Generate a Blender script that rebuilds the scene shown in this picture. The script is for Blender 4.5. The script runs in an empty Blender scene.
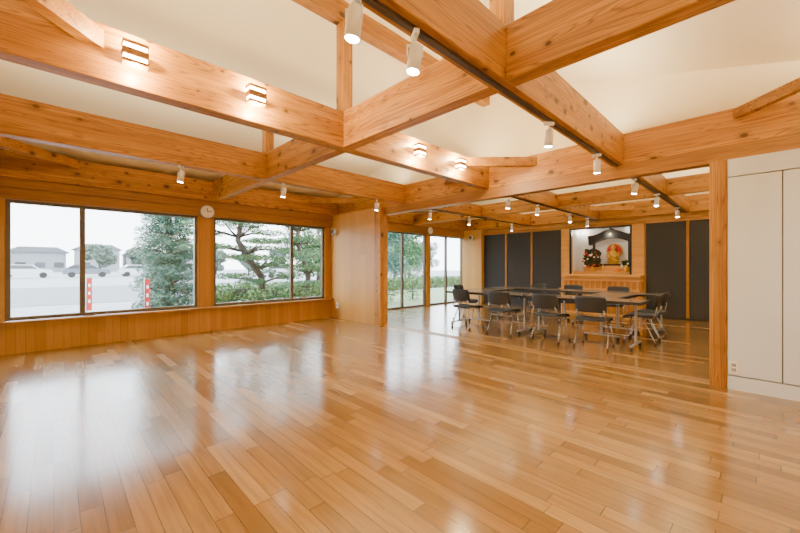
import bpy, bmesh, math, random
from mathutils import Vector, Matrix
random.seed(7)
S=bpy.context.scene
COL=S.collection
# ------------------------------------------------------------------ materials
def newmat(name):
    m=bpy.data.materials.new(name); m.use_nodes=True
    nt=m.node_tree; b=nt.nodes['Principled BSDF']
    return m,nt,b
def N(nt,t,**k):
    n=nt.nodes.new(t)
    for a,v in k.items(): setattr(n,a,v)
    return n
def math_(nt,op,a,b=None,c=None):
    n=N(nt,'ShaderNodeMath',operation=op)
    for i,v in enumerate((a,b,c)):
        if v is None: continue
        if hasattr(v,'default_value') or hasattr(v,'links'): nt.links.new(v,n.inputs[i])
        else: n.inputs[i].default_value=v
    return n.outputs[0]
def ramp(nt,fac,stops,interp='LINEAR'):
    r=N(nt,'ShaderNodeValToRGB'); r.color_ramp.interpolation=interp
    e=r.color_ramp.elements
    while len(e)<len(stops): e.new(0.5)
    for i,(p,c) in enumerate(stops):
        e[i].position=p; e[i].color=(c[0],c[1],c[2],1)
    nt.links.new(fac,r.inputs[0]); return r.outputs[0]
def mixc(nt,fac,a,b,mode='MIX'):
    n=N(nt,'ShaderNodeMix',data_type='RGBA',blend_type=mode)
    for i,v in ((0,fac),(6,a),(7,b)):
        if hasattr(v,'links'): nt.links.new(v,n.inputs[i])
        elif i==0: n.inputs[0].default_value=v
        else: n.inputs[i].default_value=(v[0],v[1],v[2],1)
    return n.outputs[2]
def plain(name,col,rough=.5,metal=0,emit=None,es=0,noise=0.06,scale=12,coat=0):
    m,nt,b=newmat(name)
    tc=N(nt,'ShaderNodeTexCoord'); ns=N(nt,'ShaderNodeTexNoise'); ns.inputs['Scale'].default_value=scale
    nt.links.new(tc.outputs['Object'],ns.inputs['Vector'])
    lo=[max(0,c*(1-noise)) for c in col]; hi=[min(1,c*(1+noise)) for c in col]
    nt.links.new(ramp(nt,ns.outputs[0],[(.3,lo),(.7,hi)]),b.inputs['Base Color'])
    b.inputs['Roughness'].default_value=rough; b.inputs['Metallic'].default_value=metal
    b.inputs['Coat Weight'].default_value=coat
    if emit: 
        b.inputs['Emission Color'].default_value=(*emit,1); b.inputs['Emission Strength'].default_value=es
    return m
def wood(name,axis,light,mid,dark,knots=True,rough=.45,lines=1.0):
    m,nt,b=newmat(name)
    tc=N(nt,'ShaderNodeTexCoord'); oi=N(nt,'ShaderNodeObjectInfo')
    add=N(nt,'ShaderNodeVectorMath',operation='ADD')
    off=math_(nt,'MULTIPLY',oi.outputs['Random'],37.0)
    cx=N(nt,'ShaderNodeCombineXYZ')
    for i in range(3): nt.links.new(off,cx.inputs[i])
    nt.links.new(tc.outputs['Object'],add.inputs[0]); nt.links.new(cx.outputs[0],add.inputs[1])
    def mapped(al,ac):
        mp=N(nt,'ShaderNodeMapping'); s=[ac]*3; s['XYZ'.index(axis)]=al
        mp.inputs['Scale'].default_value=s; nt.links.new(add.outputs[0],mp.inputs[0]); return mp.outputs[0]
    n1=N(nt,'ShaderNodeTexNoise'); n1.inputs['Scale'].default_value=1; n1.inputs['Detail'].default_value=1.5; n1.inputs['Distortion'].default_value=.2
    nt.links.new(mapped(.4,8),n1.inputs['Vector'])
    v=math_(nt,'MULTIPLY',n1.outputs[0],26.0); v=math_(nt,'FRACT',v)
    v=math_(nt,'PINGPONG',v,.5); v=math_(nt,'MULTIPLY',v,2.0)
    n2=N(nt,'ShaderNodeTexNoise'); n2.inputs['Scale'].default_value=1; n2.inputs['Detail'].default_value=4
    nt.links.new(mapped(2,80),n2.inputs['Vector'])
    n3=N(nt,'ShaderNodeTexNoise'); n3.inputs['Scale'].default_value=1; n3.inputs['Detail'].default_value=2
    nt.links.new(mapped(.4,11),n3.inputs['Vector'])
    c=ramp(nt,n3.outputs[0],[(.34,mid),(.5,[(a+b_)/2 for a,b_ in zip(light,mid)]),(.64,light)])
    ring=ramp(nt,v,[(.0,(1,1,1)),(.4,(0,0,0))])
    c=mixc(nt,math_(nt,'MULTIPLY',ring,.6*lines),c,dark)
    c=mixc(nt,math_(nt,'MULTIPLY',ramp(nt,n2.outputs[0],[(.42,(0,0,0)),(.7,(1,1,1))]),.5),c,dark)
    if knots:
        vo=N(nt,'ShaderNodeTexVoronoi'); vo.inputs['Scale'].default_value=1
        nt.links.new(mapped(6.2,9.0),vo.inputs['Vector'])
        sel=N(nt,'ShaderNodeSeparateColor'); nt.links.new(vo.outputs['Color'],sel.inputs[0])
        rad=math_(nt,'MULTIPLY_ADD',math_(nt,'POWER',sel.outputs[0],1.7),1.3,.5)
        dd=math_(nt,'DIVIDE',vo.outputs['Distance'],rad)
        pres=math_(nt,'LESS_THAN',sel.outputs[1],.6)
        k=ramp(nt,dd,[(.08,(1,1,1)),(.14,(.85,.85,.85)),(.17,(.3,.3,.3)),(.36,(0,0,0))])
        c=mixc(nt,math_(nt,'MULTIPLY',math_(nt,'MULTIPLY',k,pres),.94),c,(dark[0]*.45,dark[1]*.4,dark[2]*.5))
    t=math_(nt,'MULTIPLY_ADD',oi.outputs['Random'],.24,.88)
    hs=N(nt,'ShaderNodeHueSaturation'); nt.links.new(t,hs.inputs['Value']); nt.links.new(c,hs.inputs['Color'])
    nt.links.new(hs.outputs[0],b.inputs['Base Color'])
    b.inputs['Roughness'].default_value=rough
    return m
def planks(name,across,along,w,L,cols,rough,seam=.012,endseam=.0025,seamdark=.45,coat=0,grain=.25,rr=0.0,cr=.14):
    m,nt,b=newmat(name)
    tc=N(nt,'ShaderNodeTexCoord'); sp=N(nt,'ShaderNodeSeparateXYZ'); nt.links.new(tc.outputs['Object'],sp.inputs[0])
    a=sp.outputs['XYZ'.index(across)]; l=sp.outputs['XYZ'.index(along)]
    u=math_(nt,'DIVIDE',a,w); iu=math_(nt,'FLOOR',u); fu=math_(nt,'FRACT',u)
    wn=N(nt,'ShaderNodeTexWhiteNoise',noise_dimensions='1D'); nt.links.new(iu,wn.inputs['W'])
    v=math_(nt,'ADD',math_(nt,'DIVIDE',l,L),math_(nt,'MULTIPLY',wn.outputs[0],7.3))
    iv=math_(nt,'FLOOR',v); fv=math_(nt,'FRACT',v)
    cb=N(nt,'ShaderNodeCombineXYZ'); nt.links.new(iu,cb.inputs[0]); nt.links.new(iv,cb.inputs[1])
    w2=N(nt,'ShaderNodeTexWhiteNoise',noise_dimensions='3D'); nt.links.new(cb.outputs[0],w2.inputs['Vector'])
    n=len(cols); c=ramp(nt,w2.outputs[0],[((i+.5)/n,cc) for i,cc in enumerate(cols)])
    mp=N(nt,'ShaderNodeMapping'); s=[50,50,50]; s['XYZ'.index(along)]=2.5; mp.inputs['Scale'].default_value=s
    av=N(nt,'ShaderNodeVectorMath',operation='ADD'); nt.links.new(tc.outputs['Object'],av.inputs[0]); nt.links.new(w2.outputs['Color'],av.inputs[1])
    nt.links.new(av.outputs[0],mp.inputs[0])
    g=N(nt,'ShaderNodeTexNoise'); g.inputs['Scale'].default_value=1; g.inputs['Detail'].default_value=5; nt.links.new(mp.outputs[0],g.inputs['Vector'])
    gm=ramp(nt,g.outputs[0],[(.4,(0,0,0)),(.72,(1,1,1))])
    dk=[x*.55 for x in cols[0]]
    c=mixc(nt,math_(nt,'MULTIPLY',gm,grain),c,dk)
    e=math_(nt,'MINIMUM',fu,math_(nt,'SUBTRACT',1.0,fu)); e=math_(nt,'LESS_THAN',e,seam)
    e2=math_(nt,'MINIMUM',fv,math_(nt,'SUBTRACT',1.0,fv)); e2=math_(nt,'LESS_THAN',e2,endseam)
    em=math_(nt,'MAXIMUM',e,e2)
    c=mixc(nt,math_(nt,'MULTIPLY',em,seamdark),c,(.05,.02,.008))
    nt.links.new(c,b.inputs['Base Color'])
    ro=math_(nt,'MULTIPLY_ADD',w2.outputs[0],rr,rough); nt.links.new(ro,b.inputs['Roughness'])
    b.inputs['Coat Weight'].default_value=coat; b.inputs['Coat Roughness'].default_value=cr
    return m
BL=(.60,.275,.036); BM=(.44,.172,.018); BD=(.11,.033,.004)
M={}
for ax in 'XYZ': M['beam'+ax]=wood('cedar_beam_'+ax,ax,BL,BM,BD)
for ax in 'XYZ': M['trim'+ax]=wood('trim_wood_'+ax,ax,(.48,.215,.034),(.39,.16,.022),(.15,.048,.008),knots=False,rough=.4,lines=.6)
M['paleY']=wood('pale_altar_wood','Y',(.78,.42,.11),(.70,.34,.07),(.42,.2,.05),knots=False,rough=.4,lines=.4)
M['floor']=planks('oak_floor','X','Y',.09,.80,[(.245,.122,.028),(.325,.170,.044),(.395,.214,.060),(.285,.145,.034),(.47,.268,.082)],.19,coat=.65,rr=.09,seam=.016,endseam=.0022,seamdark=.9,grain=.42,cr=.14)
M['clad']=planks('cedar_cladding','X','Z',.095,30,[(.48,.205,.028),(.54,.245,.037),(.58,.27,.044)],.42,seam=.02,endseam=0,seamdark=.5)
M['cladY']=planks('cedar_cladding_side','Y','Z',.19,30,[(.62,.315,.075),(.66,.345,.088),(.69,.365,.097)],.4,seam=.006,endseam=0,grain=.2)
M['plaster']=plain('cream_plaster',(.95,.835,.585),.9,noise=.01,scale=3)
M['white']=plain('white_paint',(.90,.88,.84),.55,noise=.02)
M['lampw']=plain('white_lamp_metal',(.93,.93,.93),.35)
M['platew']=plain('white_plate_plastic',(.94,.94,.93),.35)
M['gray']=plain('light_grey_panel',(.78,.83,.90),.55,noise=.02,scale=2)
M['bronze']=plain('bronze_aluminium',(.17,.135,.10),.4,.4)
M['chrome']=plain('steel_tube',(.46,.46,.48),.22,.9)
M['silver']=plain('silver_paint',(.40,.41,.43),.35,.6)
M['black']=plain('near_black_plastic',(.022,.025,.032),.5)
M['seat']=plain('near_black_fabric',(.026,.030,.042),.8,scale=120,noise=.4)
M['top']=plain('dark_tabletop',(.045,.040,.036),.4)
M['inset']=plain('grey_table_inset',(.145,.14,.13),.25,coat=.4)
M['edge']=plain('dark_edge_band',(.022,.018,.016),.4)
M['rubber']=plain('black_rubber',(.02,.02,.02),.7)
M['glow']=plain('lamp_glow',(1,.85,.6),.5,emit=(1,.88,.70),es=120)
M['glow2']=plain('sconce_glow',(1,.85,.6),.5,emit=(1,.80,.48),es=40)
M['gold']=plain('gilded_wood',(.80,.42,.035),.35,.25,scale=60,noise=.45)
M['red']=plain('red_paint',(.62,.03,.02),.5)
M['lacquer']=plain('black_lacquer',(.010,.008,.008),.35,coat=.1)
M['orange']=plain('orange_fruit',(.9,.28,.02),.5)
M['trackb']=plain('dark_track_metal',(.08,.06,.045),.4,.4)
M['threshold']=plain('grooved_sill_wood',(.50,.29,.10),.35)
M['metal']=plain('floor_rail_groove',(.06,.035,.018),.4,.2)
M['clockface']=plain('clock_face_white',(.9,.9,.88),.4)
m,nt,b=newmat('charcoal_ribbed_panel'); tc=N(nt,'ShaderNodeTexCoord'); sp=N(nt,'ShaderNodeSeparateXYZ'); nt.links.new(tc.outputs['Object'],sp.inputs[0])
f=math_(nt,'PINGPONG',math_(nt,'DIVIDE',sp.outputs[1],.06),.5)
nt.links.new(ramp(nt,f,[(.03,(.033,.035,.040)),(.14,(.043,.046,.053))]),b.inputs['Base Color']); b.inputs['Roughness'].default_value=.75; b.inputs['Specular IOR Level'].default_value=.25; M['navy']=m
# glass
m=bpy.data.materials.new('window_glass'); m.use_nodes=True; nt=m.node_tree; nt.nodes.clear()
o=N(nt,'ShaderNodeOutputMaterial'); tr=N(nt,'ShaderNodeBsdfTransparent'); gl=N(nt,'ShaderNodeBsdfGlossy'); gl.inputs['Roughness'].default_value=.02
mx=N(nt,'ShaderNodeMixShader'); mx.inputs[0].default_value=.03; tr.inputs[0].default_value=(.96,.98,.98,1)
nt.links.new(tr.outputs[0],mx.inputs[1]); nt.links.new(gl.outputs[0],mx.inputs[2]); nt.links.new(mx.outputs[0],o.inputs[0]); M['glass']=m
def leafmat(name,cols,sc=3):
    m,nt,b=newmat(name); tc=N(nt,'ShaderNodeTexCoord'); ns=N(nt,'ShaderNodeTexNoise'); ns.inputs['Scale'].default_value=sc; ns.inputs['Detail'].default_value=6
    nt.links.new(tc.outputs['Object'],ns.inputs['Vector'])
    nt.links.new(ramp(nt,ns.outputs[0],[(.3,cols[0]),(.5,cols[1]),(.7,cols[2])]),b.inputs['Base Color'])
    b.inputs['Roughness'].default_value=.6; return m
M['leafA']=leafmat('conifer_leaves',[(.03,.09,.06),(.08,.18,.125),(.19,.33,.24)])
M['leafB']=leafmat('pine_needles',[(.03,.085,.035),(.08,.18,.07),(.20,.32,.13)])
M['leafC']=leafmat('shrub_leaves',[(.04,.10,.025),(.11,.21,.06),(.25,.36,.13)],6)
M['leafD']=leafmat('hazy_distant_leaves',[(.10,.15,.12),(.15,.21,.17),(.22,.29,.23)],1)  # distance haze is mixed into these leaf colours
M['leafE']=leafmat('dark_flower_leaves',[(.010,.025,.012),(.025,.05,.022),(.05,.09,.035)],8)
M['bark']=leafmat('bark',[(.03,.025,.02),(.07,.05,.04),(.13,.10,.08)],14)
M['ground']=leafmat('pale_gravel',[(.28,.28,.28),(.33,.33,.33),(.39,.39,.38)],2)
M['road']=leafmat('asphalt',[(.13,.13,.14),(.16,.16,.17),(.19,.19,.20)],4)
M['grass']=leafmat('grass_bed',[(.10,.16,.05),(.18,.25,.09),(.27,.33,.14)],5)
M['bwall']=plain('building_wall',(.26,.27,.29),.8)
M['broof']=plain('building_roof',(.13,.14,.16),.7)
M['carw']=plain('car_paint_white',(.6,.61,.63),.25,coat=.5)
M['carg']=plain('car_paint_grey',(.14,.15,.18),.25,coat=.5)
M['dglass']=plain('dark_glass',(.07,.08,.09),.1)
# ------------------------------------------------------------------ mesh builder
class B:
    def __init__(s): s.v=[]; s.f=[]; s.sm=[]
    def add(s,vs,fs,smooth=False):
        o=len(s.v); s.v+= [Vector(x) for x in vs]; s.f+=[tuple(i+o for i in f) for f in fs]; s.sm+=[smooth]*len(fs); return s
    def box(s,x0,x1,y0,y1,z0,z1):
        vs=[(x,y,z) for z in (z0,z1) for y in (y0,y1) for x in (x0,x1)]
        return s.add(vs,[(0,2,3,1),(4,5,7,6),(0,1,5,4),(2,6,7,3),(0,4,6,2),(1,3,7,5)])
    def rbox(s,x0,x1,y0,y1,z0,z1,r=.01):
        bm=bmesh.new(); bmesh.ops.create_cube(bm,size=1)
        for v in bm.verts: v.co=Vector(((x0+x1)/2+v.co.x*(x1-x0),(y0+y1)/2+v.co.y*(y1-y0),(z0+z1)/2+v.co.z*(z1-z0)))
        bmesh.ops.bevel(bm,geom=bm.edges[:],offset=r,segments=2,affect='EDGES',profile=.5)
        bm.verts.index_update(); s.add([v.co.copy() for v in bm.verts],[[v.index for v in f.verts] for f in bm.faces]); bm.free(); return s
    def prism(s,poly,z0,z1,T=lambda p:p):
        n=len(poly); vs=[T((a,b_,z0)) for a,b_ in poly]+[T((a,b_,z1)) for a,b_ in poly]
        return s.add(vs,[tuple(range(n))[::-1],tuple(range(n,2*n))]+[(i,(i+1)%n,n+(i+1)%n,n+i) for i in range(n)])
    def tube(s,path,r,n=10,cap=True):
        P=[Vector(p) for p in path]; rs=r if isinstance(r,(list,tuple)) else [r]*len(P)
        rings=[]; up=None
        for i,p in enumerate(P):
            d=(P[min(i+1,len(P)-1)]-P[max(i-1,0)]).normalized()
            if up is None:
                up=Vector((0,0,1)) if abs(d.z)<.9 else Vector((1,0,0))
            a=(up-d*up.dot(d)).normalized(); b_=d.cross(a); up=a
            rings.append([p+(a*math.cos(2*math.pi*k/n)+b_*math.sin(2*math.pi*k/n))*rs[i] for k in range(n)])
        vs=[q for R in rings for q in R]; fs=[]
        for i in range(len(P)-1):
            for k in range(n): fs.append((i*n+k,i*n+(k+1)%n,(i+1)*n+(k+1)%n,(i+1)*n+k))
        s.add(vs,fs,True)
        if cap: 
            o=len(s.v)-len(vs); s.f+=[tuple(o+k for k in range(n))[::-1],tuple(o+(len(P)-1)*n+k for k in range(n))]; s.sm+=[False,False]
        return s
    def lathe(s,prof,c=(0,0,0),n=20):
        vs=[];fs=[]
        for r,z in prof:
            for k in range(n): a=2*math.pi*k/n; vs.append((c[0]+r*math.cos(a),c[1]+r*math.sin(a),c[2]+z))
        for i in range(len(prof)-1):
            for k in range(n): fs.append((i*n+k,i*n+(k+1)%n,(i+1)*n+(k+1)%n,(i+1)*n+k))
        s.add(vs,fs,True); o=len(s.v)-len(vs)
        s.f+=[tuple(o+k for k in range(n))[::-1],tuple(o+(len(prof)-1)*n+k for k in range(n))]; s.sm+=[False,False]; return s
    def ball(s,c,r,sc=(1,1,1),sub=2):
        bm=bmesh.new(); bmesh.ops.create_icosphere(bm,subdivisions=sub,radius=1)
        bm.verts.index_update(); s.add([(c[0]+v.co.x*r*sc[0],c[1]+v.co.y*r*sc[1],c[2]+v.co.z*r*sc[2]) for v in bm.verts],[[v.index for v in f.verts] for f in bm.faces],True); bm.free(); return s
def mk(name,b,mat,origin=(0,0,0),parent=None,label=None,cat=None,kind=None,group=None,loc=None):
    me=bpy.data.meshes.new(name); O=Vector(origin)
    me.from_pydata([v-O for v in b.v],[],b.f); me.update()
    for p,sm in zip(me.polygons,b.sm): p.use_smooth=sm
    bm=bmesh.new(); bm.from_mesh(me); bmesh.ops.recalc_face_normals(bm,faces=bm.faces[:]); bm.to_mesh(me); bm.free()
    me.materials.append(M[mat]); o=bpy.data.objects.new(name,me); COL.objects.link(o)
    o.location=O if loc is None else loc
    if parent: o.parent=parent
    if label: o['label']=label
    if cat: o['category']=cat
    if kind: o['kind']=kind
    if group: o['group']=group
    return o
def empty(name,loc,label,cat,group=None,rot=0):
    o=bpy.data.objects.new(name,None); COL.objects.link(o); o.location=loc; o.rotation_euler=(0,0,rot); o.empty_display_size=.1
    if label:o['label']=label
    if cat:o['category']=cat
    if group:o['group']=group
    return o
def clone(src,loc,rot=0,label=None,scale=None):
    o=src.copy(); COL.objects.link(o); o.location=loc; o.rotation_euler=(0,0,rot)
    if scale: o.scale=(scale,)*3
    if label:o['label']=label
    for c in src.children:
        k=c.copy(); COL.objects.link(k); k.parent=o
        for g in c.children:
            h=g.copy(); COL.objects.link(h); h.parent=k
    return o
# ------------------------------------------------------------------ room shell
XW,XP,XE=-.65,4.80,10.12
YS,YN=-1.2,7.2
RZ,SL=3.9,.26
cz=lambda y: RZ-SL*abs(y-3.03)
mk('floor',B().box(-.8,10.95,-1.35,7.36,-.1,0),'floor',kind='structure')
b=B(); prof=[(-1.45,cz(-1.45)),(3.03,RZ),(7.42,cz(7.42)),(7.42,cz(7.42)+.15),(3.03,RZ+.15),(-1.45,cz(-1.45)+.15)]
b.prism(prof,-.85,11.0,lambda p:(p[2],p[0],p[1])); mk('ceiling',b,'plaster',kind='structure')
# north wall
ct=cz(7.36)
b=B().box(-.65,4.72,7.2,7.36,0,.42).box(-.65,4.72,7.2,7.36,2.13,ct).box(-.8,-.48,7.2,7.36,.42,2.13).box(1.88,2.14,7.2,7.36,.42,2.13).box(4.55,4.72,7.2,7.36,.42,2.13).box(-.8,-.65,7.2,7.36,0,.42).box(-.8,-.65,7.2,7.36,2.13,ct)
b.box(4.72,10.3,7.2,7.36,2.19,ct).box(4.72,5.0,7.2,7.36,0,2.19).box(8.12,8.30,7.2,7.36,0,2.19).box(10.02,10.3,7.2,7.36,0,2.19)
mk('wall_north',b,'clad',kind='structure')
mk('wall_south',B().box(-.8,10.3,-1.35,-1.2,0,cz(-1.2)+.02),'plaster',kind='structure')
def gable(x0,x1,z0,y0=-1.2,y1=7.2):
    return B().prism([(y0,z0),(y1,z0),(y1,cz(y1)),(3.03,RZ),(y0,cz(y0))],x0,x1,lambda p:(p[2],p[0],p[1]))
mk('wall_west',gable(-.8,-.65,0),'plaster',kind='structure')
mk('wall_partition',gable(4.82,4.92,2.76),'plaster',kind='structure')
mk('wall_storage',B().box(4.72,4.94,5.58,7.2,0,2.40),'cladY',kind='structure')
mk('wall_closet',B().box(4.80,4.94,-1.2,.27,0,2.25),'gray',kind='structure')
b=B().box(10.12,10.3,-1.2,2.28,0,2.76).box(10.12,10.3,3.735,7.2,0,2.76).box(10.12,10.3,2.28,3.735,2.24,2.76).box(10.12,10.3,2.28,3.735,0,.95)
mk('wall_east',b,'cladY',kind='structure')
mk('wall_gable_east',gable(10.12,10.3,2.76),'plaster',kind='structure')
mk('wall_alcove',B().box(10.85,10.95,2.18,3.835,0,2.4).box(10.3,10.85,2.18,2.28,0,2.4).box(10.3,10.85,3.735,3.835,0,2.4).box(10.3,10.85,2.28,3.735,2.24,2.4),'white',kind='structure')
# sill, header trims
mk('trim_1',B().rbox(-.65,4.72,7.09,7.2,.42,.45,.004),'trimX',kind='structure')
mk('trim_2',B().rbox(-.65,4.72,7.12,7.2,2.27,2.40,.003).rbox(-.65,4.72,7.15,7.2,2.12,2.27,.003),'trimX',(2,7.15,2.2),kind='structure')
mk('trim_3',B().box(4.94,10.06,7.14,7.2,2.17,2.40),'trimX',kind='structure')
mk('baseboard_east',B().box(10.08,10.12,-1.2,7.2,0,.05),'edge',kind='structure')
# closet doors
mk('door_1',B().rbox(4.745,4.785,-.10,.265,.140,2.07,.004),'gray',kind='structure')
mk('door_2',B().rbox(4.745,4.785,-.9,-.108,.140,2.07,.004),'gray',kind='structure')
mk('trim_4',B().box(4.745,4.80,-1.2,.265,2.081,2.25),'gray',kind='structure')
mk('baseboard_closet',B().box(4.745,4.80,-1.2,.265,0,.129),'gray',kind='structure')
mk('trim_12',B().box(4.785,4.80,-1.2,.265,.129,2.081),'edge',kind='structure')
# lintel & threshold
mk('trim_5',B().box(4.80,4.94,-1.2,5.45,2.25,2.40),'trimY',kind='structure')
mk('trim_6',B().box(4.78,4.96,.40,5.45,0,.004),'threshold',kind='structure')
mk('trim_7',B().box(4.810,4.828,.40,5.45,.004,.006).box(4.863,4.881,.40,5.45,.004,.006).box(4.916,4.934,.40,5.45,.004,.006),'metal',kind='structure')
# posts
def post(x0,x1,y0,y1,z0,z1,lab):
    mk('wooden_post',B().rbox(x0,x1,y0,y1,z0,z1,.004),'beamZ',((x0+x1)/2,(y0+y1)/2,z0),label=lab,cat='post')
post(4.74,4.90,.27,.40,0,2.25,'square cedar post beside the grey closet doors')
post(4.69,4.90,5.40,5.58,0,2.25+.15,'thick square cedar post at the end of the panelled wall')
for y,lab in ((1.235,'short king post standing on the track beam'),(3.035,'king post standing on the main tie beam under the ridge'),(4.865,'short strut post standing on a tie beam')):
    post(2.09,2.21,y-.06,y+.06,2.76,(3.69 if abs(y-3.035)<.01 else cz(y)),lab)
# ------------------------------------------------------------------ beams
def beam(x0,x1,y0,y1,z0,z1,ax,lab):
    mk('ceiling_beam',B().rbox(x0,x1,y0,y1,z0,z1,.006),'beam'+ax,((x0+x1)/2,(y0+y1)/2,(z0+z1)/2),label=lab,cat='beam')
Z0,Z1=2.40,2.76
XB=[(-.74,-.61),(1.17,1.30),(2.97,3.10),(4.80,4.93)]
for i,(a,c) in enumerate(XB):
    beam(-.53,XP,a,c,Z0,Z1,'X',['knotty cedar tie beam','knotty cedar tie beam carrying the lighting track','knotty cedar tie beam with box wall lights on its face','knotty cedar tie beam with small spotlights underneath'][i])
    beam(4.94,10.0,a,c,Z0,Z1-.08,'X','knotty cedar tie beam over the meeting room')
beam(-.53,4.80,7.06,7.2,Z0,Z1,'X','knotty cedar wall beam above the windows')
beam(4.94,10.0,7.06,7.2,Z0,Z1,'X','cedar wall beam above the meeting room glass doors')
beam(4.80,4.94,-1.2,7.2,Z0,Z1,'Y','long cedar beam above the opening between the two rooms')
beam(-.65,-.53,-1.2,7.2,Z0,Z1,'Y','cedar wall beam along the side wall')
beam(10.0,10.12,-1.2,7.2,Z0,Z1,'Y','cedar wall beam above the dark panels')
ys=[-1.2]+[v for p in XB for v in p]+[7.06]
for i in range(0,len(ys),2):
    beam(2.09,2.21,ys[i],ys[i+1],Z0,Z1,'Y','short knotty cedar cross beam between tie beams')
    beam(7.39,7.51,ys[i],ys[i+1],Z0,Z1-.08,'Y','short cedar cross beam in the meeting room')
beam(-.65,4.82,2.97,3.10,3.69,3.885,'X','cedar ridge purlin under the ceiling peak')
beam(4.92,10.12,2.97,3.10,3.69,3.885,'X','cedar ridge purlin of the meeting room')
def brace(cx_,cy,sx,sy,L=.64,w=.12,z0=2.60,z1=2.72):
    b=B().prism([(cx_+sx*L,cy),(cx_+sx*(L+w),cy),(cx_,cy+sy*(L+w)),(cx_,cy+sy*L)],z0,z1)
    mk('corner_brace',b,'beamX',(cx_+sx*L/2,cy+sy*L/2,z0),label='diagonal cedar corner brace joining two ceiling beams',cat='brace')
brace(-.53,2.97,1,-1); brace(-.53,7.06,1,-1,L=.68,z0=2.64,z1=2.76); brace(4.80,2.97,-1,-1); brace(4.80,3.10,-1,1); brace(4.80,7.06,-1,-1); brace(4.80,-.61,-1,1,L=.75,w=.09,z0=2.655,z1=2.75)
brace(4.94,7.06,1,-1,z1=2.66,z0=2.56); brace(10.0,2.97,-1,-1,z1=2.66,z0=2.56); brace(10.0,3.10,-1,1,z1=2.66,z0=2.56); brace(4.94,3.10,1,1,z1=2.66,z0=2.56)
# ------------------------------------------------------------------ windows
wn=0
def window(x0,x1,z0,z1,divs,y=7.24):
    global wn; wn+=1; w=.05
    fr=B().box(x0,x1,y,y+.07,z0,z0+w).box(x0,x1,y,y+.07,z1-w,z1).box(x0,x0+w,y,y+.07,z0+w,z1-w).box(x1-w,x1,y,y+.07,z0+w,z1-w)
    for d in divs: fr.box(d-w*.65,d+w*.65,y,y+.07,z0+w,z1-w)
    o=mk('window_%d'%wn,fr,'bronze',((x0+x1)/2,y,z0),kind='structure')
    g=mk('glass_pane',B().box(x0+w,x1-w,y+.03,y+.036,z0+w,z1-w),'glass',((x0+x1)/2,y,z0)); g.parent=o; g.location=(0,0,0); g['label']='clear glass'
window(-.48,1.88,.45,2.13,[.31])
window(2.14,4.55,.45,2.13,[3.74])
window(5.0,8.12,0.0,2.19,[6.06,7.15])
window(8.30,10.02,0.0,2.19,[9.14])
# dark panels on the east wall
edges=[(6.43,5.67),(5.61,4.84),(4.78,3.98),(1.99,1.245),(1.185,.44),(.38,-.39)]
for a,c in edges:
    mk('wall_panel',B().rbox(10.085,10.12,c,a,.05,2.22,.004),'navy',(10.1,(a+c)/2,.05),label='charcoal ribbed wall panel between slim wooden posts',cat='wall panel',group='dark panels of the meeting room')
mk('trim_8',B().box(10.06,10.12,-1.2,7.2,2.22,2.30),'trimY',kind='structure')
b=B()
for a,c in ((5.67,5.61),(4.84,4.78),(1.245,1.185),(.44,.38)): b.box(10.065,10.12,c+.003,a-.003,.05,2.22)
mk('trim_9',b,'trimZ',kind='structure')
mk('trim_10',B().box(10.06,10.12,2.28,2.32,1.0,2.22).box(10.06,10.12,3.695,3.735,1.0,2.22).box(10.06,10.12,2.32,3.695,2.18,2.22),'lacquer',kind='structure')
mk('trim_11',B().box(10.055,10.12,2.02,2.275,.05,2.22).box(10.055,10.12,3.74,3.95,.05,2.22),'paleY',kind='structure')
mk('wall_column',B().box(9.95,10.12,6.45,7.2,0,2.40),'cladY',kind='structure')
# ------------------------------------------------------------------ clocks, speakers, outlet
def clock(x,y,z,r):
    e=empty('wall_clock',(x,y,z),'round white wall clock hung on the wood above the window post','clock')
    b=B().tube([(0,0,0),(0,-.035,0)],r,28); mk('clock_case',b,'silver',parent=e,loc=(0,0,0))
    b=B().tube([(0,-.035,0),(0,-.038,0)],r*.9,28); mk('clock_face',b,'clockface',parent=e,loc=(0,0,0))
    b=B().box(-.005,.005,-.042,-.039,0,r*.55); b.prism([(0,-.006),(r*.75,.02),(r*.75,.028),(0,.006)],-.044,-.042,lambda p:(p[0],p[2],p[1])); mk('clock_hand',b,'black',parent=e,loc=(0,0,0))
clock(2.01,7.15,2.20,.12); clock(8.2,7.14,2.29,.11)
def speaker(x,y,z,rot,lab):
    e=empty('wall_speaker',(x,y,z),lab,'speaker',rot=rot)
    mk('speaker_box',B().rbox(-.055,.055,-.10,-.02,-.07,.07,.01),'lampw',parent=e,loc=(0,0,0))
    mk('speaker_grille',B().rbox(-.045,.045,-.106,-.10,-.06,.06,.002),'black',parent=e,loc=(0,0,0))
    mk('bracket',B().box(-.02,.02,-.02,0,-.03,.03),'black',parent=e,loc=(0,0,0))
speaker(4.72,7.0,2.0,-math.pi/2,'small wall speaker on the panelled wood wall')
speaker(9.95,6.8,2.15,-math.pi/2,'small speaker on the wood column of the meeting room')
def plate(x,y,z,name,lab):
    e=empty(name,(x,y,z),lab,'outlet')
    mk('cover_plate',B().rbox(-.010,0,-.038,.038,-.062,.062,.003),'platew',parent=e,loc=(0,0,0))
    mk('socket',B().rbox(-.014,-.010,-.016,.016,.008,.038,.001).rbox(-.014,-.010,-.016,.016,-.038,-.008,.001),'silver',parent=e,loc=(0,0,0))
plate(4.745,.22,.22,'wall_outlet','white double power outlet low on the grey closet panel')
plate(4.72,6.95,.30,'wall_outlet','white power outlet low on the panelled wood wall')
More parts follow.
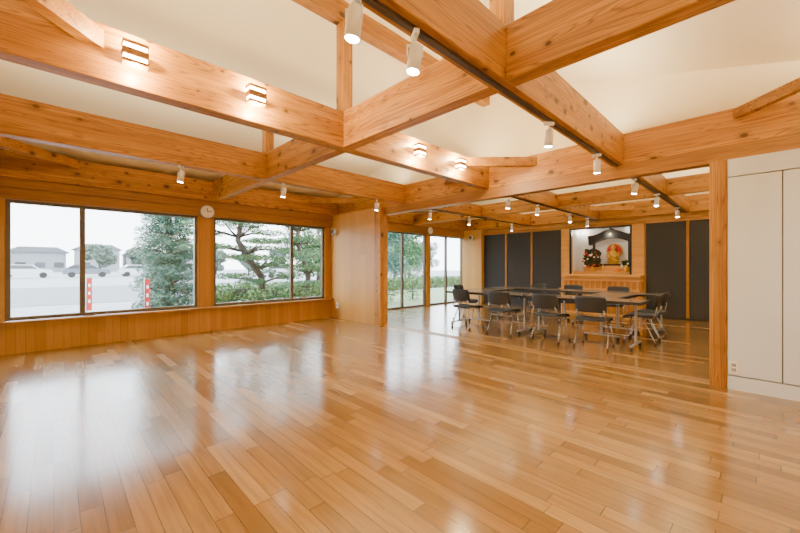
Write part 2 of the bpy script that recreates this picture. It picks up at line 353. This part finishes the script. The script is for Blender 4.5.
# ------------------------------------------------------------------ lights
def track(x0,x1,y,z):
    mk('lighting_track',B().rbox(x0,x1,y-.017,y+.017,z-.022,z,.003),'trackb',((x0+x1)/2,y,z),label='thin dark lighting track under a ceiling beam',cat='light track')
track(-.5,4.79,1.235,2.40); track(4.95,9.98,1.235,2.40); track(4.95,9.98,3.035,2.40); track(4.95,9.98,4.865,2.40)
def lamp(name,kind,parent,loc,energy,rad,rot=(0,0,0),spot=None,col=(1,.82,.57)):
    l=bpy.data.lights.new(name,kind); l.energy=energy; l.color=col
    if kind=='SPOT': l.spot_size=math.radians(spot); l.spot_blend=.8; l.shadow_soft_size=rad
    elif kind=='POINT': l.shadow_soft_size=rad
    o=bpy.data.objects.new(name,l); COL.objects.link(o); o.parent=parent; o.location=loc; o.rotation_euler=rot; return o
SPL='white cylindrical spotlight hanging from the lighting track'
def make_spot(loc,tilt,rot,lab,energy):
    e=empty('track_spotlight',loc,lab,'spotlight',group='white ceiling spotlights',rot=rot); e.scale=(.92,)*3
    mk('mount',B().rbox(-.045,.045,-.015,.015,-.028,0,.003),'lampw',parent=e,loc=(0,0,0))
    mk('arm',B().tube([(0,0,-.028),(0,0,-.075)],.007,8).box(-.006,.006,-.045,.045,-.08,-.068).box(-.006,.006,-.045,-.038,-.13,-.07).box(-.006,.006,.038,.045,-.13,-.07),'lampw',parent=e,loc=(0,0,0))
    h=mk('lamp_head',B().lathe([(.022,.075),(.034,.065),(.037,.04),(.037,-.075),(.033,-.075),(.031,-.06)],n=24),'lampw',parent=e,loc=(0,0,-.14)); h.rotation_euler=(tilt,0,0)
    g=mk('bulb',B().lathe([(.031,-.070),(.031,-.078)],n=20),'glow',parent=h,loc=(0,0,0))
    lamp('spot_lamp','SPOT',h,(0,0,-.095),energy,.04,spot=120)
    return e
s0=make_spot((.925,1.235,2.378),.15,.4,SPL,32)
for x,r in ((1.305,1.0),(2.894,-.6),(4.075,-1.2),(5.62,.4),(7.0,1.2),(8.9,2)): clone(s0,(x,1.235,2.378),r)
for x,r in ((5.5,0),(6.6,1),(8.2,2),(9.3,-1)): clone(s0,(x,3.035,2.378),r)
for x,r in ((5.6,0),(7.0,1),(9.0,-1)): clone(s0,(x,4.865,2.378),r)
for x in (1.085,2.38,4.15): clone(s0,(x,4.865,2.40),.8,'white cylindrical spotlight fixed under a tie beam',scale=.9)
# box wall lights
def make_sconce(x):
    e=empty('beam_wall_light',(x,2.97,2.585),'square wood and white up-down light on the beam face','wall light',group='box lights on the tie beam')
    mk('mount',B().box(-.03,.03,-.05,0,-.04,.04),'lampw',parent=e,loc=(0,0,0))
    mk('lamp_shade',B().rbox(-.07,.07,-.13,-.04,-.022,.022,.003),'trimX',parent=e,loc=(0,0,0),label='wooden middle band')
    mk('upper_plate',B().rbox(-.07,.07,-.13,-.04,.05,.07,.003),'trimX',parent=e,loc=(0,0,0))
    mk('lower_plate',B().rbox(-.07,.07,-.13,-.04,-.07,-.05,.003),'trimX',parent=e,loc=(0,0,0))
    mk('diffuser',B().box(-.062,.062,-.12,-.045,.022,.05).box(-.062,.062,-.12,-.045,-.05,-.022),'glow2',parent=e,loc=(0,0,0),label='glowing white diffuser')
    lamp('up_lamp','POINT',e,(0,-.09,.10),34,.012,col=(1,.74,.38))
    lamp('down_lamp','POINT',e,(0,-.09,-.10),30,.012,col=(1,.74,.38))
    return e
sc=make_sconce(.381)
for x in (1.176,3.14,3.956): clone(sc,(x,2.97,2.585))
# ------------------------------------------------------------------ furniture
def make_table(loc,L,D,rot,lab):
    e=empty('conference_table',loc,lab,'table',group='folding conference tables in a ring',rot=rot)
    mk('table_top',B().rbox(-L/2+.004,L/2-.004,-D/2+.004,D/2-.004,.676,.702,.003),'top',parent=e,loc=(0,0,0))
    mk('top_inset',B().box(-L/2+.05,L/2-.05,-D/2+.05,D/2-.05,.702,.704),'inset',parent=e,loc=(0,0,0),label='grey writing surface')
    mk('edge_band',B().box(-L/2,L/2,-D/2,-D/2+.006,.662,.701).box(-L/2,L/2,D/2-.006,D/2,.662,.701).box(-L/2,-L/2+.006,-D/2+.006,D/2-.006,.662,.701).box(L/2-.006,L/2,-D/2+.006,D/2-.006,.662,.701),'edge',parent=e,loc=(0,0,0),label='dark edge band')
    mk('frame',B().box(-L/2+.15,L/2-.15,-.02,.02,.645,.674),'silver',parent=e,loc=(0,0,0),label='silver under-frame rail')
    for sx in (-1,1):
        x=sx*(L/2-.12)
        lg=mk('leg',B().rbox(x-.014,x+.014,-.022,.022,.085,.65,.005).rbox(x-.016,x+.016,-D/2+.03,D/2-.03,.062,.088,.006).rbox(x-.014,x+.014,-D/2+.06,D/2-.06,.65,.674,.004),'silver',parent=e,loc=(0,0,0))
        for sy in (-1,1):
            yy=sy*(D/2-.06)
            mk('caster',B().tube([(x-.014,yy,.027),(x+.014,yy,.027)],.027,14).box(x-.008,x+.008,yy-.012,yy+.012,.045,.065),'rubber',parent=lg,loc=(0,0,0))
    return e
TL='folding conference table with grey inset top, dark edge and silver T-legs'
t0=make_table((6.06,2.04,0),1.68,.60,math.pi/2,TL)
clone(t0,(6.06,3.74,0),math.pi/2); clone(t0,(7.85,2.04,0),math.pi/2); clone(t0,(7.85,3.74,0),math.pi/2)
t1=make_table((6.955,1.90,0),1.18,.60,0,TL); clone(t1,(6.955,4.26,0),0)
def make_chair(loc,rot,lab):
    e=empty('conference_chair',loc,lab,'chair',group='conference chairs around the tables',rot=rot)
    b=B(); n=8; top=[];
    vs=[];fs=[]
    for j in range(n+1):
        v=j/n
        for i in range(n+1):
            u=i/n; x=(u-.5)*.42*(1-.06*(1-v)); y=-.21+.42*v
            z=.440+.014*(2*u-1)**2 - .03*max(0,(v-.75)/.25)**2
            vs.append((x,y,z))
    m_=len(vs); vs+=[(x,y,z-.030) for x,y,z in vs]
    w=n+1
    for j in range(n):
        for i in range(n):
            a=j*w+i; fs.append((a,a+1,a+w+1,a+w)); fs.append((m_+a,m_+a+w,m_+a+w+1,m_+a+1))
    for i in range(n):
        fs+= [(i,m_+i,m_+i+1,i+1),(n*w+i,n*w+i+1,m_+n*w+i+1,m_+n*w+i),(i*w,(i+1)*w,m_+(i+1)*w,m_+i*w),(i*w+n,m_+i*w+n,m_+(i+1)*w+n,(i+1)*w+n)]
    mk('seat',B().add(vs,fs,True),'seat',parent=e,loc=(0,0,0))
    vs=[];fs=[]
    for j in range(n+1):
        v=j/n
        for i in range(n+1):
            u=i/n; k=2*u-1; hw=.208*(1-.08*(2*v-1)**6)
            vs.append((k*hw,-.225-.05*v+.055*k*k,.540+.235*v-.012*k**4*v))
    m_=len(vs); vs+=[(x,y-.012,z) for x,y,z in vs]
    for j in range(n):
        for i in range(n):
            a=j*w+i; fs.append((a,a+1,a+w+1,a+w)); fs.append((m_+a,m_+a+w,m_+a+w+1,m_+a+1))
    for i in range(n):
        fs+= [(i,m_+i,m_+i+1,i+1),(n*w+i,n*w+i+1,m_+n*w+i+1,m_+n*w+i),(i*w,(i+1)*w,m_+(i+1)*w,m_+i*w),(i*w+n,m_+i*w+n,m_+(i+1)*w+n,(i+1)*w+n)]
    mk('backrest',B().add(vs,fs,True),'black',parent=e,loc=(0,0,0))
    fb=B()
    for s in (-1,1):
        fb.tube([(s*.185,.17,.40),(s*.195,-.15,.40),(s*.20,-.19,.42),(s*.195,-.205,.50),(s*.17,-.222,.58)],.0075,8)
    fb.tube([(-.19,.12,.400),(.19,.12,.400)],.0075,8).tube([(-.195,-.14,.400),(.195,-.14,.400)],.0075,8)
    mk('frame',fb,'chrome',parent=e,loc=(0,0,0),label='steel side and back tubes')
    for sx in (-1,1):
        mk('leg',B().tube([(sx*.185,.10,.40),(sx*.21,.19,.06),(sx*.211,.195,.045)],.0075,8),'chrome',parent=e,loc=(0,0,0))
        mk('leg',B().tube([(sx*.19,-.05,.40),(sx*.22,-.205,.06),(sx*.221,-.21,.045)],.0075,8),'chrome',parent=e,loc=(0,0,0))
        for yy,xx in ((.195,.211),(-.21,.221)):
            mk('caster',B().tube([(sx*xx-.010,yy,.020),(sx*xx+.010,yy,.020)],.020,12).tube([(sx*xx,yy,.02),(sx*xx,yy,.05)],.008,8),'rubber',parent=e,loc=(0,0,0))
    return e
CL='slim near-black chair with steel legs at the conference table'
c0=make_chair((5.76,1.78,0),-math.pi/2+.05,CL)
H=math.pi/2
for x,y,r in ((5.74,2.42,-H-.06),(5.74,3.25,-H+.06),(5.78,4.05,-H-.1),
              (6.75,4.76,math.pi+.1),
              (8.36,3.9,H),(8.36,3.1,H),(8.36,2.2,H-.05),
              (6.66,1.38,.06),(7.24,1.40,-.04)):
    clone(c0,(x,y,0),r)
# ------------------------------------------------------------------ altar
e=empty('altar_cabinet',(9.9,3.0,0),'wide stepped pale wooden altar cabinet with slatted front','altar')
def L(b,name,mat,**k): return mk(name,b,mat,parent=e,loc=(0,0,0),**k)
L(B().rbox(-.25,.155,-.95,.80,0,.60,.005),'body','paleY')
L(B().rbox(-.10,.155,-.93,.78,.60,.94,.004),'upper_body','paleY')
L(B().rbox(-.29,.155,-.98,.83,.60,.635,.004),'shelf','paleY')
L(B().rbox(-.17,.155,-.97,.82,.94,.99,.004).rbox(-.14,.155,-.96,.81,.84,.87,.003),'shelf','paleY')
b=B()
for i in range(13): 
    y=-.88+i*.13; b.box(-.115,-.10,y,y+.09,.66,.83)
L(b,'slat_front','trimZ')
b=B()
for i in range(4):
    y=-.92+i*.425; b.rbox(-.268,-.25,y,y+.40,.06,.57,.004)
L(b,'door','trimZ')
mk('altar_platform',B().rbox(10.31,10.84,2.29,3.725,.95,1.06,.004).rbox(10.42,10.84,2.38,3.5,1.06,1.22,.004),'paleY',(10.5,3,.95),label='stepped wooden platform inside the alcove',cat='altar platform')
# inner shrine
e=empty('altar_shrine',(10.66,2.86,1.22),'black curved gable canopy on posts standing over the statue','shrine')
mk('side_post',B().box(-.12,-.06,-.44,-.39,0,.74),'lacquer',parent=e,loc=(0,0,0)); mk('side_post',B().box(-.12,-.06,.39,.44,0,.74),'lacquer',parent=e,loc=(0,0,0))
b=B(); P=[]
for i in range(25):
    u=i/24*2-1; P.append((u*.56,.74+.22*math.exp(-(u*1.6)**2)+.06*u*u))
Q=[]
for i in range(25):
    u=1-i/24*2; Q.append((u*.53,.56+.17*math.cos(u*1.55)))
b.prism(P+Q,-.16,.05,lambda p:(p[2],p[0],p[1])); b.tube([(-.18,0,.97),(.05,0,.97)],.03,10)
mk('roof',b,'lacquer',parent=e,loc=(0,0,0),label='black curved gable canopy')
mk('gold_crest',B().tube([(-.175,0,.83),(-.162,0,.83)],.035,20),'gold',parent=e,loc=(0,0,0),label='small round gold ornament')
mk('base',B().box(-.16,-.10,-.46,.46,0,.05),'lacquer',parent=e,loc=(0,0,0))
# statue
e=empty('buddha_statue',(10.68,2.84,1.225),'bright gilded seated statue with round dark red halo on a lotus base','statue'); e.scale=(1.15,)*3
mk('lotus_base',B().lathe([(.11,0),(.12,.02),(.09,.05),(.13,.09),(.11,.11)]),'gold',parent=e,loc=(0,0,0))
b=B().ball((0,0,.15),.14,(.7,1,.33)).lathe([(.09,.12),(.085,.2),(.10,.28),(.075,.33),(.03,.35),(.03,.37)]).ball((0,0,.415),.05,(1,1,1.2)).ball((0,0,.48),.022).tube([(0,.095,.31),(-.03,.12,.22),(-.09,.03,.19)],[.03,.027,.02]).tube([(0,-.095,.31),(-.03,-.12,.22),(-.09,-.03,.19)],[.03,.027,.02])
mk('figure',b,'gold',parent=e,loc=(0,0,0))
b=B().tube([(.085,0,.35),(.095,0,.35)],.17,32); mk('halo',b,'gold',parent=e,loc=(0,0,0),label='round gold halo ring')
b=B().tube([(.075,0,.35),(.085,0,.35)],.145,32); mk('halo_center',b,'red',parent=e,loc=(0,0,0),label='dark red halo disc')
def flowers(y,lab,cols,R=.15,HH=.3,n=60,nb=9):
    e=empty('flower_arrangement',(10.36,y,1.06),lab,'flowers')
    mk('vase',B().lathe([(.035,0),(.05,.03),(.055,.09),(.03,.14),(.045,.17)]),'gold',parent=e,loc=(0,0,0))
    f=B(); 
    for i in range(n):
        a=random.random()*6.28; r=random.random()*R; z=.12+random.random()*HH; p=(r*math.cos(a)*.5,r*math.sin(a),z)
        f.tube([(0,0,.16),p],.003,4)
        for q in range(4):
            d=[random.uniform(-.05,.05) for _ in range(3)]
            f.add([p,(p[0]+.02+d[0],p[1]+.035,p[2]+.01),(p[0]+d[0],p[1]+.02+d[1],p[2]+.07),(p[0]-.02,p[1]-.025+d[1],p[2]+.03+d[2])],[(0,1,2,3)])
    mk('foliage',f,'leafE',parent=e,loc=(0,0,0),kind='stuff')
    for m_ in cols:
        g=B()
        for i in range(nb): a=random.random()*6.28; r=.03+random.random()*R*.95; g.ball((-abs(r*math.cos(a))*.5-.06,r*math.sin(a),.10+random.random()*HH),.026,sub=1)
        mk('blossoms',g,m_,parent=e,loc=(0,0,0),kind='stuff')
flowers(3.26,'tall dense dark arrangement with red and white altar flowers',['red','clockface','red'],R=.21,HH=.44,n=300,nb=10); flowers(2.46,'small gold vase with white altar flowers',['clockface'],R=.07,HH=.12,n=24,nb=6)
for i,(y,z) in enumerate(((2.70,0),(2.63,0),(2.665,.06))):
    mk('orange',B().ball((10.355,y,1.096+z),.035),'orange',(10.355,y,1.06+z),label='orange offered on the altar ledge',cat='fruit',group='oranges on the altar')
e=empty('altar_candlestick',(10.36,3.0,1.06),'small gold candlestick with white candle','candlestick')
mk('stand',B().lathe([(.035,0),(.012,.02),(.01,.09),(.025,.11)]),'gold',parent=e,loc=(0,0,0)); mk('candle',B().tube([(0,0,.11),(0,0,.19)],.009,10),'clockface',parent=e,loc=(0,0,0))
lamp('alcove_fill_light','POINT',None,(10.72,3.62,2.18),5,.03,col=(1,.93,.82)); lamp('alcove_fill_light','POINT',None,(10.72,2.36,2.18),4,.03,col=(1,.93,.82)); lamp('alcove_fill_light','POINT',None,(10.22,2.95,2.05),6,.03,col=(1,.9,.75))  # added fill lights that brighten the altar, no fixtures belong to them
# ------------------------------------------------------------------ outside
GZ=-.06
mk('ground',B().box(-90,90,7.4,160,GZ-.1,GZ),'ground',kind='structure')
mk('ground_bed',B().box(2.2,16,7.6,12.5,GZ,GZ+.04),'grass',kind='structure')
mk('ground_road',B().box(-90,90,16,30,GZ,GZ+.01),'road',kind='structure')
def leaves(b,c,R,n,sz,wd=.6):
    for i in range(n):
        while True:
            p=Vector((random.uniform(-1,1),random.uniform(-1,1),random.uniform(-1,1)))
            if .25<p.length<1: break
        p=Vector((c[0]+p.x*R[0],c[1]+p.y*R[1],c[2]+p.z*R[2]))
        a=Vector((random.gauss(0,1),random.gauss(0,1),random.gauss(0,.6))).normalized()*sz*random.uniform(.6,1.3); d=a.cross(Vector((random.gauss(0,1),random.gauss(0,1),random.gauss(0,1))).normalized())*wd
        b.add([p-a,p+d,p+a,p-d],[(0,1,2,3)])
def tree(name,x,y,lab,trunk,blobs,leaf,sz,cat='tree',wd=.6):
    e=empty(name,(x,y,GZ),lab,cat)
    t=B()
    for path,r in trunk: t.tube(path,r,8)
    mk('trunk',t,'bark',parent=e,loc=(0,0,0))
    f=B()
    for c,R,n in blobs: leaves(f,c,R,n,sz,wd)
    mk('foliage',f,leaf,parent=e,loc=(0,0,0),kind='stuff')
def pine(x,y,h,r,lab,leaf,tiers,per,dens,lean=0.,z0=.5,pz=.10,taper=.45,irr=.08,pr=.36,sz=.05):
    path=[(lean*math.sin(i*1.1)*.6,0,h*i/8) for i in range(9)]
    tr=[(path,[.12-.011*i for i in range(9)])]; bl=[]
    for t in range(tiers):
        z=z0+(h-z0)*t/(tiers-1); rr=r*(1-taper*(t/(tiers-1))**1.5)
        for k in range(per):
            a=6.28*k/per+t*1.3+random.uniform(-.4,.4); q=rr*random.uniform(.35,1.05)
            i=min(7,int(z/h*8)); bx=path[i][0]
            c=(bx+q*math.cos(a),q*math.sin(a)*.7,z+random.uniform(-irr,irr))
            tr.append(([(bx,0,max(.1,z-.2)),(bx+(c[0]-bx)*.5,c[1]*.5,z-.08),(c[0],c[1],c[2]-.04)],[.035,.025,.01]))
            s_=random.uniform(.7,1.25)
            bl.append((c,((pr*r/.8+.08)*s_,.3*r/.8+.06,pz),int(dens*s_)))
    tree('pine_tree',x,y,lab,tr,bl,leaf,sz,wd=.24)
pine(2.3,11.6,3.6,.62,'bluish dense garden pine beside the parking area','leafA',14,8,380,z0=.15,pz=.16,taper=0)
pine(3.85,9.8,3.9,1.1,'twisted broad garden pine with feathery needle pads','leafB',8,6,500,lean=.6,z0=1.0,taper=-.1,irr=.15,pz=.085,pr=.30)
pine(6.3,11.4,4.2,.9,'garden pine with feathery needle pads behind shrubs','leafB',8,6,420,lean=.4,z0=.7,taper=-.1,irr=.15,pz=.09,pr=.32)
SHL='low rounded garden shrub growing outside the windows'
for x,y,s in ((2.6,8.4,.42),(3.5,8.4,.42),(4.45,8.5,.46),(5.45,8.7,.50),(6.6,8.9,.56),(8.0,9.0,.64),(9.6,9.2,.74)):
    tree('garden_shrub',x,y,SHL,[([(0,0,0),(0,0,s)],[.03,.02])],[((0,0,s*.9),(s,s*.7,s*.9),1700)],'leafC',.035,'shrub')
def hedge(x0,x1,y,h):
    e=empty('clipped_hedge',((x0+x1)/2,y,GZ),'long clipped green hedge along the garden edge','hedge')
    f=B(); n=int((x1-x0)*900)
    for i in range(n):
        p=Vector((random.uniform(x0,x1)-(x0+x1)/2,random.uniform(-.3,.3),random.uniform(.0,h)+.06*math.sin(i)))
        a=Vector((random.gauss(0,1),random.gauss(0,1),random.gauss(0,1))).normalized()*.06; d=a.cross(Vector((random.gauss(0,1),random.gauss(0,1),random.gauss(0,1))).normalized())*.6
        f.add([p-a,p+d,p+a,p-d],[(0,1,2,3)])
    mk('foliage',f,'leafC',parent=e,loc=(0,0,0),kind='stuff')
    mk('stem',B().box(-(x1-x0)/2,(x1-x0)/2,-.15,.15,0,h*.7),'bark',parent=e,loc=(0,0,0))
hedge(3.6,20,13.8,.6)
def leafy(x,y,lab,leaf,zz,sz=.09,k=1.):
    bl=[((random.uniform(-1.3,1.3)*k,random.uniform(-1,1),zz+random.random()*3*k),(.9*k,.8,.6*k),600) for i in range(15)]
    tree('leafy_tree',x,y,lab,[([(0,0,0),(.1,0,1.6),(0,0,4)],[.14,.11,.05])],bl,leaf,sz)
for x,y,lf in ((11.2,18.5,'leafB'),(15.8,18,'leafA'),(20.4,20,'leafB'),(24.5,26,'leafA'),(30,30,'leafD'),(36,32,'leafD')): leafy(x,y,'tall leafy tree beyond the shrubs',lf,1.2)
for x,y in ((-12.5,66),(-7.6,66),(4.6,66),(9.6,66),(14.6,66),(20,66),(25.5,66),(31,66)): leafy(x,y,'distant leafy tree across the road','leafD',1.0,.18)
# banners
def banner(x,y):
    e=empty('banner_stand',(x,y,GZ),'slim red vertical banner on a pole','banner',group='banners by the parking area')
    mk('base',B().lathe([(.10,0),(.10,.03),(.03,.05)]),'rubber',parent=e,loc=(0,0,0))
    mk('pole',B().tube([(-.055,0,.05),(-.055,0,1.0)],.01,8).tube([(-.055,0,.97),(.05,0,.97)],.007,8),'silver',parent=e,loc=(0,0,0))
    b=B(); n=12; vs=[];fs=[]
    for j in range(n+1):
        for i in range(5): vs.append((-.045+.10*i/4,.010*math.sin(j*.9+i),.14+.82*j/n))
    for j in range(n):
        for i in range(4): a=j*5+i; fs.append((a,a+1,a+6,a+5))
    b.add(vs,fs,True); mk('cloth',b,'red',parent=e,loc=(0,0,0))
    b=B()
    for k in range(3): b.box(-.018,.024,-.022,-.018,.34+k*.2,.42+k*.2)
    mk('white_patch',b,'clockface',parent=e,loc=(0,0,0))
banner(.64,12); banner(1.58,10.2)
# cars
def car(x,y,mat,rot,lab):
    e=empty('parked_car',(x,y,GZ),lab,'car',rot=rot)
    b=B().prism([(-2.1,.35),(2.1,.35),(2.15,.7),(1.9,.9),(1.1,.98),(.5,1.45),(-1.2,1.48),(-1.95,1.0),(-2.15,.8)],-.8,.8,lambda p:(p[0],p[2],p[1])); mk('body',b,mat,parent=e,loc=(0,0,0))
    b=B().prism([(.95,1.0),(.45,1.38),(-1.15,1.4),(-1.75,1.02)],-.81,.81,lambda p:(p[0],p[2],p[1])); mk('side_window',b,'dglass',parent=e,loc=(0,0,0))
    for wx in (-1.35,1.35):
        for wy in (-.75,.75): mk('wheel',B().tube([(wx,wy-.08,.32),(wx,wy+.08,.32)],.32,18),'rubber',parent=e,loc=(0,0,0))
car(-7.5,56,'carg',0.1,'grey hatchback parked across the road'); car(-2.2,56,'carw',0,'white hatchback parked across the road'); car(2.8,56,'carg',0,'grey hatchback parked across the road'); car(7.8,56,'carw',0.05,'white hatchback parked across the road'); car(18,38,'carw',0.1,'white hatchback parked across the road')
# buildings
def building(x,y,w,d,h,lab):
    e=empty('house',(x,y,GZ),lab,'building')
    mk('body',B().box(-w/2,w/2,0,d,0,h),'bwall',parent=e,loc=(0,0,0))
    mk('roof',B().prism([(-w/2-.6,h),(w/2+.6,h),(w/2-1.5,h+1.2),(-w/2+1.5,h+1.2)],-.5,d+.5,lambda p:(p[0],p[2],p[1])),'broof',parent=e,loc=(0,0,0))
    b=B(); k=int(w/3)
    for i in range(k): b.box(-w/2+1+i*3,-w/2+2.6+i*3,-.05,0,1,2.2)
    mk('window',b,'dglass',parent=e,loc=(0,0,0))
for x,y,w_,h_ in ((-22,112,8,4.4),(-12,110,7,4.0),(-2.5,112,9,4.4),(7.5,110,8,5.2),(17.5,112,9,4.2),(29,110,9,5.2),(42,48,10,4),(60,60,12,4.5)):
    building(x,y,w_,7,h_,'low grey house across the road')
# ------------------------------------------------------------------ world & lights
w=bpy.data.worlds.new('world'); S.world=w; w.use_nodes=True; nt=w.node_tree; bg=nt.nodes['Background']
tc=N(nt,'ShaderNodeTexCoord'); sp=N(nt,'ShaderNodeSeparateXYZ'); nt.links.new(tc.outputs['Generated'],sp.inputs[0])
nt.links.new(ramp(nt,sp.outputs[2],[(.0,(.93,.96,.99)),(.5,(.76,.88,1.0))]),bg.inputs[0]); bg.inputs[1].default_value=10.5
def area(name,loc,rot,sx,sy,e,col):
    l=bpy.data.lights.new(name,'AREA'); l.shape='RECTANGLE'; l.size=sx; l.size_y=sy; l.energy=e; l.color=col
    o=bpy.data.objects.new(name,l); COL.objects.link(o); o.location=loc; o.rotation_euler=rot
# fill lights added above the beams to brighten the ceiling, no real strips there
for x,wd,en in ((.75,2.3,22),(3.5,2.3,29),(6.15,2.2,40),(8.75,2.2,36)):
    for y,k in ((-.675,1.5),(1.235,1),(3.035,.4),(4.865,.9)):
        area('ceiling_fill_light',(x,y,2.775),(math.pi,0,0),wd,.1,en*k,(1,.87,.61))
area('rear_fill_light',(2.0,-.95,2.70),(math.radians(38),0,0),4.2,.35,38,(.94,.97,1))  # tilted neutral fill light, added out of view behind the camera
# ------------------------------------------------------------------ camera
cd=bpy.data.cameras.new('camera'); cam=bpy.data.objects.new('camera',cd); COL.objects.link(cam)
cam.location=(0,0,1.2); cam.rotation_euler=(math.pi/2,0,-math.radians(44.18)); cd.sensor_width=36; cd.lens=16.02; cd.clip_start=.05; cd.clip_end=500
S.camera=cam
